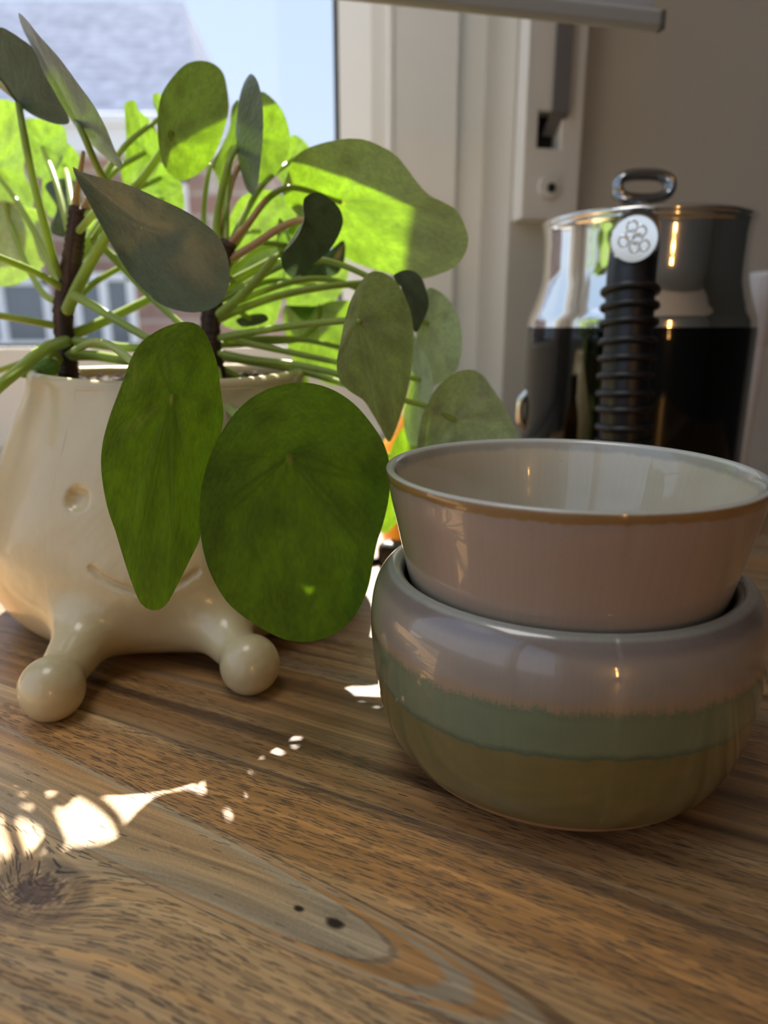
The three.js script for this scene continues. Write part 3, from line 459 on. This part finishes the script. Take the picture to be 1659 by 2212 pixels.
const LEAVES = [
  // far side of the plant
  { o: '-70,235 0,214 40,226 54,258 58,310 52,370 72,420 60,480 0,500 -70,480', a: [-20, 360], d: 0.47, top: false, g: [0.03, 0.02], from: [1, 0.5] },
  { o: '-70,440 0,432 60,448 100,462 110,520 98,570 60,602 20,618 -60,600', a: [14, 440], d: 0.45, top: false, stalk: [[148, 660, 0.385], [100, 640, 0.40], [52, 560, 0.43], [22, 480, 0.45]] },
  { o: '48,262 80,256 112,262 138,275 145,300 137,340 118,372 95,388 68,370 50,330', a: [92, 320], d: 0.46, top: false, g: [0.05, 0], from: [1, 0.8] },
  { o: '140,308 172,340 168,385 140,402 112,392 120,350', a: [140, 360], d: 0.47, top: false, from: [1, 0.9] },
  { o: '98,400 130,386 162,392 176,430 172,480 142,512 110,500 122,450', a: [130, 440], d: 0.43, top: true, shaded: true, from: [1, 0.8] },
  { o: '96,385 150,396 170,420 150,470 110,470 92,430', a: [128, 425], d: 0.475, top: false, from: [1, 0.8] },
  { o: '300,410 350,396 388,402 398,430 392,470 350,470 310,450', a: [350, 430], d: 0.46, top: false, from: [1, 0.7] },
  { o: '300,380 340,350 380,380 395,410 360,424 315,408', a: [345, 385], d: 0.45, top: false, from: [1, 0.75] },
  { o: '470,560 492,480 524,424 580,410 622,436 644,480 622,530 566,592 510,612', a: [560, 500], d: 0.455, top: false, g: [0.02, -0.03], from: [2, 0.8] },
  { o: '470,600 540,556 598,518 616,560 614,620 606,662 588,704 540,712 480,700', a: [545, 620], d: 0.45, top: false, g: [0.02, 0.02], from: [2, 0.4] },
  { o: '612,590 640,558 690,542 732,548 752,572 747,612 722,652 682,692 640,690 618,650', a: [680, 615], d: 0.45, top: false, from: [2, 0.5] },
  { o: '616,660 660,692 700,656 762,652 794,690 784,760 732,832 690,822 640,790 616,720', a: [690, 662], d: 0.44, top: false, g: [0, -0.03], stalk: [[462, 745, 0.386], [560, 740, 0.40], [650, 730, 0.43], [690, 690, 0.44]] },
  { o: '600,382 612,330 632,292 652,300 668,322 652,352 626,402', a: [632, 345], d: 0.46, top: false, from: [2, 0.95] },
  { o: '330,206 342,201 356,212 372,250 360,290 344,258', a: [352, 250], d: 0.45, top: false, from: [1, 0.95] },
  { o: '160,562 184,526 216,508 222,540 192,577 166,588', a: [190, 548], d: 0.42, top: false, from: [1, 0.55] },
  { o: '150,500 175,470 215,480 224,510 190,530 160,530', a: [188, 500], d: 0.44, top: false, from: [1, 0.6] },
  { o: '510,692 530,682 572,679 580,690 560,701 522,705', a: [545, 692], d: 0.40, top: true, shaded: true, from: [2, 0.35] },
  { o: '614,515 640,470 668,440 690,470 700,540 680,600 650,610 622,570', a: [650, 530], d: 0.43, top: true, from: [2, 0.7] },
  { o: '640,580 668,555 712,540 742,520 744,560 728,592 690,602 660,606', a: [700, 566], d: 0.415, top: true, shaded: true, from: [2, 0.6] },
  { o: '604,470 622,500 640,560 650,610 618,590 600,540', a: [618, 530], d: 0.40, top: false, from: [2, 0.75] },
  { o: '514,215 502,230 496,275 474,325 458,356 470,385 474,412 490,378 512,330 510,284', a: [500, 320], d: 0.425, s: 0.7, top: false, from: [2, 0.95] },
  { o: '40,812 62,790 100,774 126,780 130,800 100,816', a: [90, 795], d: 0.36, top: true, from: [1, 0.1] },
  // upper leaves against the light
  { o: '-70,90 0,59 25,70 46,84 70,103 95,158 124,210 150,265 127,269 93,259 68,247 40,226 21,203 0,173 -60,140', a: [40, 222], d: 0.37, s: -0.5, top: true, shaded: true, cup: -0.06, stalk: [[140, 610, 0.382], [122, 580, 0.378], [100, 500, 0.372], [72, 390, 0.37], [50, 280, 0.37]], r: 0.0019 },
  { o: '40,27 55,40 84,76 127,124 169,181 203,228 228,274 249,325 266,359 259,364 245,354 211,325 181,295 152,257 122,207 93,156 68,101 46,55', a: [165, 262], d: 0.35, s: -0.75, top: true, shaded: true, cup: 0.06, stalk: [[172, 470, 0.378], [250, 430, 0.37], [215, 370, 0.362], [184, 300, 0.356]], r: 0.0017 },
  { o: '270,224 281,217 293,219 298,236 321,257 340,287 350,321 346,350 333,380 308,401 274,405 262,380 270,338 272,295 270,253', a: [312, 330], d: 0.44, top: false, g: [0.06, 0], from: [1, 0.9] },
  { o: '342,236 350,202 371,169 401,139 430,131 460,137 481,156 491,194 494,236 485,278 468,325 447,359 418,382 392,390 371,380 354,359 344,321 340,278', a: [370, 291], d: 0.40, s: 0.8, top: false, cup: 0.06, stalk: [[205, 520, 0.385], [250, 450, 0.395], [300, 395, 0.40], [345, 335, 0.40]], r: 0.0021 },
  { o: '542,159 553,169 563,198 568,240 568,291 563,350 557,397 548,422 536,414 523,380 513,329 510,283 513,240 519,203 530,173', a: [512, 318], d: 0.39, s: -0.8, top: true, shaded: true, cup: 0.03, stalk: [[480, 540, 0.382], [468, 500, 0.385], [478, 420, 0.388], [495, 350, 0.39]], r: 0.0019 },
  { o: '540,210 565,198 586,211 608,236 622,270 627,304 620,338 603,367 582,393 555,394 530,370 520,300', a: [555, 300], d: 0.43, s: 0.5, top: false, stalk: [[485, 540, 0.382], [476, 500, 0.39], [492, 430, 0.40], [510, 372, 0.415]], red: true },
  { o: '620,378 632,345 655,325 690,311 730,302 763,299 792,303 822,315 856,336 881,366 902,395 927,421 961,438 986,454 1003,484 1012,518 1003,551 982,577 948,592 915,602 877,598 847,592 805,581 759,564 721,539 688,512 655,478 626,446 610,418', a: [735, 436], d: 0.41, s: -0.5, top: false, cup: 0.10, g: [-0.02, 0.04], from: [2, 0.9, 0.02] },
  { o: '657,429 670,419 691,416 712,429 733,450 741,475 735,501 716,535 695,556 674,573 653,592 636,596 615,585 608,564 611,547 628,530 645,505 657,471 655,450', a: [657, 476], d: 0.355, s: 0.5, top: true, shaded: true, cup: -0.1, stalk: [[486, 566, 0.381], [540, 535, 0.375], [600, 495, 0.365], [638, 478, 0.358]], red: true, r: 0.0019 },
  // right of the plant
  { o: '850,596 880,583 906,595 922,630 926,660 915,692 898,718 888,700 878,655 864,616', a: [888, 640], d: 0.365, s: 0.6, top: true, shaded: true, from: [2, 0.55, 0.02] },
  { o: '925,622 950,630 975,655 992,690 998,735 993,780 982,805 952,826 926,838 908,800 902,755 900,725 908,690 920,655', a: [922, 700], d: 0.40, s: -0.6, top: false, from: [2, 0.5, 0.02] },
  { o: '893,725 915,760 932,800 936,842 922,885 905,960 886,962 874,930 872,890 884,840 890,780', a: [905, 820], d: 0.375, s: -0.5, top: false, from: [2, 0.3, 0.0] },
  { o: '904,975 908,920 925,870 950,830 985,805 1015,798 1040,808 1065,840 1085,870 1105,910 1119,945 1090,985 1050,1010 1000,1020 940,1010', a: [980, 907], d: 0.365, s: 0.2, top: false, cup: 0.18, stalk: [[464, 770, 0.386], [640, 800, 0.38], [780, 840, 0.37], [878, 866, 0.365], [935, 882, 0.364], [968, 900, 0.364]], r: 0.0017 },
  { o: '850,958 880,920 906,970 892,1060 862,1122 830,1152 814,1132 830,1050', a: [868, 1000], d: 0.40, s: 0.4, top: false, from: [2, 0.15, 0.0] },
  { o: '727,790 735,740 745,690 757,650 775,615 800,588 825,588 850,603 872,635 887,675 893,720 890,780 882,840 868,890 852,935 840,956 825,930 805,895 785,865 755,845 735,825', a: [775, 695], d: 0.335, s: 0.7, top: false, cup: -0.05, stalk: [[462, 732, 0.386], [540, 718, 0.37], [640, 703, 0.352], [720, 695, 0.34], [762, 692, 0.334]], r: 0.0018 },
  // near leaves
  { o: '157,360 175,370 220,384 262,394 300,409 346,430 393,452 438,480 469,507 487,540 496,578 494,616 480,650 460,666 422,675 380,670 342,654 312,628 278,590 245,536 212,476 186,426 168,392', a: [310, 490], d: 0.315, s: -0.55, top: true, shaded: true, cup: -0.14, g: [0.0, -0.02], from: [1, 0.9, 0.01], wave: 0.012 },
  { o: '401,695 427,701 445,721 459,753 470,789 477,844 483,898 478,932 474,967 466,1006 452,1050 440,1100 431,1165 410,1210 385,1260 360,1305 345,1317 325,1318 305,1305 285,1260 265,1200 250,1150 233,1100 222,1045 218,1000 222,955 235,905 252,858 270,810 285,770 300,745 330,720 365,703', a: [370, 857], d: 0.228, s: 0.3, top: true, cup: 0.06, from: [1, 0.15, 0.012], wave: 0.002 },
  { o: '433,1070 440,1030 452,990 475,940 505,895 545,858 600,833 655,826 710,838 760,868 800,912 830,960 843,1015 840,1075 828,1130 815,1170 805,1220 795,1270 770,1325 730,1365 685,1383 650,1387 610,1380 570,1360 530,1335 490,1300 455,1240 437,1180 431,1120', a: [625, 985], d: 0.243, g: [0.10, 0.0], top: true, cup: 0.06, stalk: [[466, 792, 0.386], [480, 862, 0.35], [508, 893, 0.305], [570, 950, 0.258]], r: 0.0021 },
];
for (const l of LEAVES) makeLeaf(l);
// bare stalks whose leaves lie outside the frame or in the crown, and the reddish growing tips
const STALKS = [
  [[[150, 632, 0.383], [80, 590, 0.37], [0, 557, 0.355], [-80, 525, 0.345]], 0.0019], [[[128, 705, 0.384], [60, 692, 0.375], [0, 682, 0.37], [-80, 670, 0.365]], 0.0019],
  [[[142, 738, 0.38], [95, 755, 0.355], [40, 800, 0.33], [-10, 842, 0.315], [-60, 890, 0.31]], 0.0030], [[[120, 768, 0.39], [60, 780, 0.39], [0, 800, 0.385], [-60, 812, 0.38]], 0.0018],
  [[[146, 668, 0.378], [172, 612, 0.375], [200, 560, 0.372], [232, 505, 0.366], [262, 452, 0.36]], 0.0029], [[[160, 638, 0.37], [200, 660, 0.36], [250, 690, 0.35], [318, 730, 0.34]], 0.0022],
  [[[158, 722, 0.388], [200, 705, 0.395], [262, 676, 0.41], [345, 634, 0.43]], 0.0027], [[[172, 640, 0.39], [205, 610, 0.40], [265, 575, 0.415], [310, 548, 0.43]], 0.0017],
  [[[222, 532, 0.40], [270, 582, 0.395], [320, 635, 0.388], [392, 702, 0.38]], 0.0021], [[[165, 738, 0.380], [215, 744, 0.378], [262, 750, 0.375], [320, 752, 0.37]], 0.0024],
  [[[158, 768, 0.378], [200, 768, 0.372], [250, 775, 0.365], [330, 790, 0.355]], 0.0026], [[[452, 545, 0.385], [440, 470, 0.40], [446, 400, 0.41], [454, 358, 0.415]], 0.0014],
  [[[500, 606, 0.382], [550, 580, 0.39], [610, 548, 0.40], [660, 520, 0.41]], 0.0016], [[[472, 690, 0.383], [520, 668, 0.385], [600, 640, 0.388], [700, 620, 0.392], [790, 612, 0.396], [860, 612, 0.40]], 0.0020],
  [[[476, 678, 0.378], [520, 640, 0.37], [560, 598, 0.362], [590, 560, 0.358]], 0.0024], [[[470, 762, 0.384], [540, 776, 0.378], [640, 788, 0.37], [740, 812, 0.36], [800, 840, 0.355]], 0.0019],
  [[[470, 742, 0.390], [560, 732, 0.395], [660, 735, 0.40], [740, 752, 0.405]], 0.0017],
];
for (const [p, r] of STALKS) part(plant, 'stalk', tube(p.map((q) => local(at(...q))), r * 1.1, r * 0.85, 36, 10), stalkMat);
for (const [p, r] of [[[[168, 470, 0.378], [164, 430, 0.376], [172, 380, 0.374], [180, 330, 0.372]], 0.0022], [[[490, 536, 0.38], [515, 508, 0.379], [545, 472, 0.378], [572, 432, 0.377]], 0.0024], [[[172, 468, 0.379], [190, 440, 0.378], [196, 410, 0.377]], 0.0030]]) part(plant, 'growing_tip', tube(p.map((q) => local(at(...q))), r, r * 0.45, 24, 10), stalkRed, 'reddish brown growing tip');

// ---------------------------------------------------------------- steel and black kettle, yellow container, white canister
{
  const D = 0.56, K = at(1376, 705, D); K.y = 0;
  const t = thing('kettle', 'tall kettle with chrome neck, glossy black body and ribbed black handle, behind the stacked dish', 'kettle', K);
  const yAt = (py) => at(1382, py, D - 0.08).y, yb = yAt(707), yr = yAt(455), k = D / 1550;
  const rb = 0.1418 * 0.5937, rn = 0.1248 * 0.5937;
  const chrome = mat(new THREE.Color().setRGB(0.80, 0.79, 0.76), 0.07, { metalness: 1 }), black = mat(0x030404, 0.05, { specularIntensity: 0.8 }), rubber = mat(0x0a0a10, 0.42, { clearcoat: 0.2, clearcoatRoughness: 0.4 });
  part(t, 'body', lathe([[0.0001, 0.002], [rb - 0.004, 0.002], [rb, 0.006], ...[...Array(20).keys()].map((i) => [rb, 0.01 + (yb - 0.011) * i / 19]), [rb - 0.001, yb]], 160), black);
  const nk = spline([[rb - 0.0004, yb], [rb - 0.0010, yb + 0.006], [rb - 0.0040, yb + 0.014], [rn + 0.0025, yb + 0.025], [rn, yb + 0.036], [rn - 0.0005, yb + 0.055], [rn, yr - 0.004], [rn + 0.0012, yr], [rn, yr + 0.0015]], 60);
  part(t, 'neck', lathe(nk, 160), chrome, 'chrome neck');
  const lid = part(t, 'lid', lathe([[rn + 0.0002, yr + 0.001], [rn + 0.002, yr + 0.0025], [rn + 0.0015, yr + 0.005], [rn - 0.004, yr + 0.0065], [rn * 0.6, yr + 0.010], [rn * 0.2, yr + 0.0115], [0.0001, yr + 0.0115]], 128), chrome);
  // closed loop knob on the lid
  const kx = at(1388, 420, D).x - K.x, ky = at(1388, 404, D).y, loop = new THREE.CatmullRomCurve3([...Array(28).keys()].map((i) => { const a = i / 28 * 2 * Math.PI, c = Math.cos(a), s = Math.sin(a); return V(kx + 0.0195 * Math.sign(c) * Math.abs(c) ** 0.75, ky + 0.0085 * Math.sign(s) * Math.abs(s) ** 0.75, 0); }), true);
  const lg = new THREE.TubeGeometry(loop, 90, 0.0042, 20, true).scale(1, 1, 1.9);
  part(lid, 'knob', merge([lg, new THREE.CylinderGeometry(0.006, 0.009, ky - yr - 0.018, 24).translate(kx, (ky + yr + 0.001) / 2, 0)]), mat(new THREE.Color().setRGB(0.30, 0.31, 0.33), 0.06, { metalness: 1 }));
  // ribbed handle standing off the body towards us
  const hp = (px, py, dd) => at(px, py, dd).sub(K), path = [hp(1374, 500, D - rn + 0.006), hp(1372, 522, D - rn - 0.014), hp(1363, 600, D - rn - 0.024), hp(1357, 720, D - rn - 0.030), hp(1350, 850, D - rn - 0.034), hp(1345, 1000, D - rn - 0.034)];
  path.push(V(path[5].x, 0.05, path[5].z + 0.0), V(path[5].x, 0.035, rb - 0.004));
  const c = new THREE.CatmullRomCurve3(path, false, 'centripetal'), h = part(t, 'handle', tube(path, 0.0150, 0.0150, 90, 28), rubber, 'ribbed black handle');
  for (const py of [628, 662, 697, 738, 774, 811, 846, 881, 916, 952]) {
    const y = hp(1360, py, D - rn - 0.03).y; let b = 0, bd = 9; for (let i = 0; i <= 300; i++) { const q = c.getPoint(i / 300); if (Math.abs(q.y - y) < bd && q.z > rb * 0.9) { bd = Math.abs(q.y - y); b = i / 300; } }
    const q = c.getPoint(b), tg = c.getTangent(b), o = part(h, 'rib', new THREE.TorusGeometry(0.0160, 0.0024, 12, 40), rubber); o.position.copy(q); o.quaternion.setFromUnitVectors(V(0, 0, 1), tg);
  }
  const bp = hp(1369, 519, D - rn - 0.031);
  const badge = part(t, 'badge', new THREE.CylinderGeometry(0.0132, 0.0145, 0.004, 48).rotateX(Math.PI / 2), chrome, 'round polished metal badge'); badge.position.copy(bp).add(V(-0.0015, 0, 0.0055)); badge.rotation.set(0.05, -0.38, 0);
  const relief = []; for (let i = 0; i < 7; i++) { const a = i * 2.4, r = 0.0030 * Math.sqrt(i + 0.3); relief.push(new THREE.TorusGeometry(0.0030, 0.0006, 8, 24).translate(r * Math.cos(a), r * Math.sin(a), 0.0022)); }
  part(badge, 'relief', merge(relief), chrome);
  // small chrome lug at the left
  part(t, 'lug', tube([V(-rb + 0.001, 0.074, 0.0), V(-rb - 0.003, 0.080, 0.0), V(-rb - 0.0034, 0.096, 0.0), V(-rb + 0.001, 0.102, 0.0)], 0.0030, 0.0030, 40, 16), chrome);
}
{
  const p = onY(893, 1178, 0.0); const t = thing('bottle', 'orange-yellow plastic bottle standing behind the pink dish, half hidden by leaves', 'bottle', p);
  part(t, 'body', lathe(spline([[0.0001, 0.0004], [0.016, 0.0004], [0.0205, 0.003], [0.0225, 0.010], [0.0225, 0.05], [0.0215, 0.075], [0.013, 0.090], [0.0105, 0.095]], 60), 64), mat(new THREE.Color().setRGB(0.95, 0.42, 0.012), 0.4, { clearcoat: 0.5 }));
  part(t, 'cap', lathe([[0.0108, 0.0945], [0.0118, 0.0945], [0.0118, 0.112], [0.011, 0.1135], [0.0001, 0.1135]], 48), mat(new THREE.Color().setRGB(0.85, 0.72, 0.45), 0.4));
}
{
  const D = 0.66, p = at(1642, 700, D); p.y = 0; const y = (py) => at(1642, py, D).y, k = D / 1550;
  const t = thing('canister', 'narrow white plastic canister with a grooved band, right of the kettle', 'canister', p);
  const pr = [[0.0001, 0.001], [7 * k, 0.001], [8 * k, 0.003], [10 * k, y(960)], [13 * k, y(870)], [16 * k, y(795)]];
  for (let i = 0; i < 4; i++) { const q = 790 - i * 12; pr.push([16 * k, y(q)], [15 * k, y(q - 3)], [15 * k, y(q - 7)], [16.5 * k, y(q - 9)]); }
  pr.push([19 * k, y(720)], [24 * k, y(680)], [32 * k, y(650)], [34 * k, y(600)], [32 * k, y(590)], [28 * k, y(588)], [0.0001, y(588)]);
  part(t, 'body', lathe(pr, 64), mat(new THREE.Color().setRGB(0.66, 0.65, 0.66), 0.5));
}
{ // added ceiling light over the room, out of view, brightens the interior
  const S = 0.6, p = room(-0.62, CEIL, 0.55), t = thing('added_ceiling_light', 'square white flush ceiling light added out of view as fill light for the room', 'ceiling light', p); t.rotation.y = YAW;
  part(t, 'frame', rbox(-S / 2 - 0.02, S / 2 + 0.02, -0.05, 0, -S / 2 - 0.02, S / 2 + 0.02, 0.01), frameMat);
  part(t, 'diffuser', box(-S / 2, S / 2, -0.054, -0.0505, -S / 2, S / 2), mat(0xffffff, 0.6, { emissive: new THREE.Color(1, 0.98, 0.95), emissiveIntensity: 0.9 }));
  const l = new THREE.RectAreaLight(new THREE.Color(1, 0.98, 0.96), 5.0, S, S); l.position.copy(p).add(V(0, -0.058, 0)); l.rotation.set(-Math.PI / 2, 0, 0); scene.add(l);
}
// ---------------------------------------------------------------- lamp with a column of amber bulbs, in the room behind the camera
{
  const t = thing('floor_lamp', 'dark floor lamp carrying a column of small amber bulbs, in the room behind the camera', 'lamp', V(0.62, FY, 1.75));
  const metal = mat(0x141414, 0.4, { metalness: 0.7 });
  part(t, 'base', lathe([[0.0001, 0], [0.13, 0], [0.13, 0.012], [0.02, 0.03], [0.0001, 0.03]], 48), metal);
  part(t, 'pole', new THREE.CylinderGeometry(0.008, 0.008, 1.42, 16).translate(0, 0.73, 0.03), metal);
  for (const y of [0.96, 1.02, 1.08, 1.14, 1.26, 1.34]) {
    const b = part(t, 'bulb', new THREE.SphereGeometry(0.024, 24, 16).translate(0, y, 0), mat(0x221105, 0.4, { emissive: new THREE.Color(1, 0.42, 0.06), emissiveIntensity: 7 }));
    const l = new THREE.PointLight(new THREE.Color(1, 0.5, 0.15), 0.12, 0, 2); l.position.set(0, y, -0.026); l.castShadow = true; b.add(l);
  }
}
renderer.render(scene, camera);
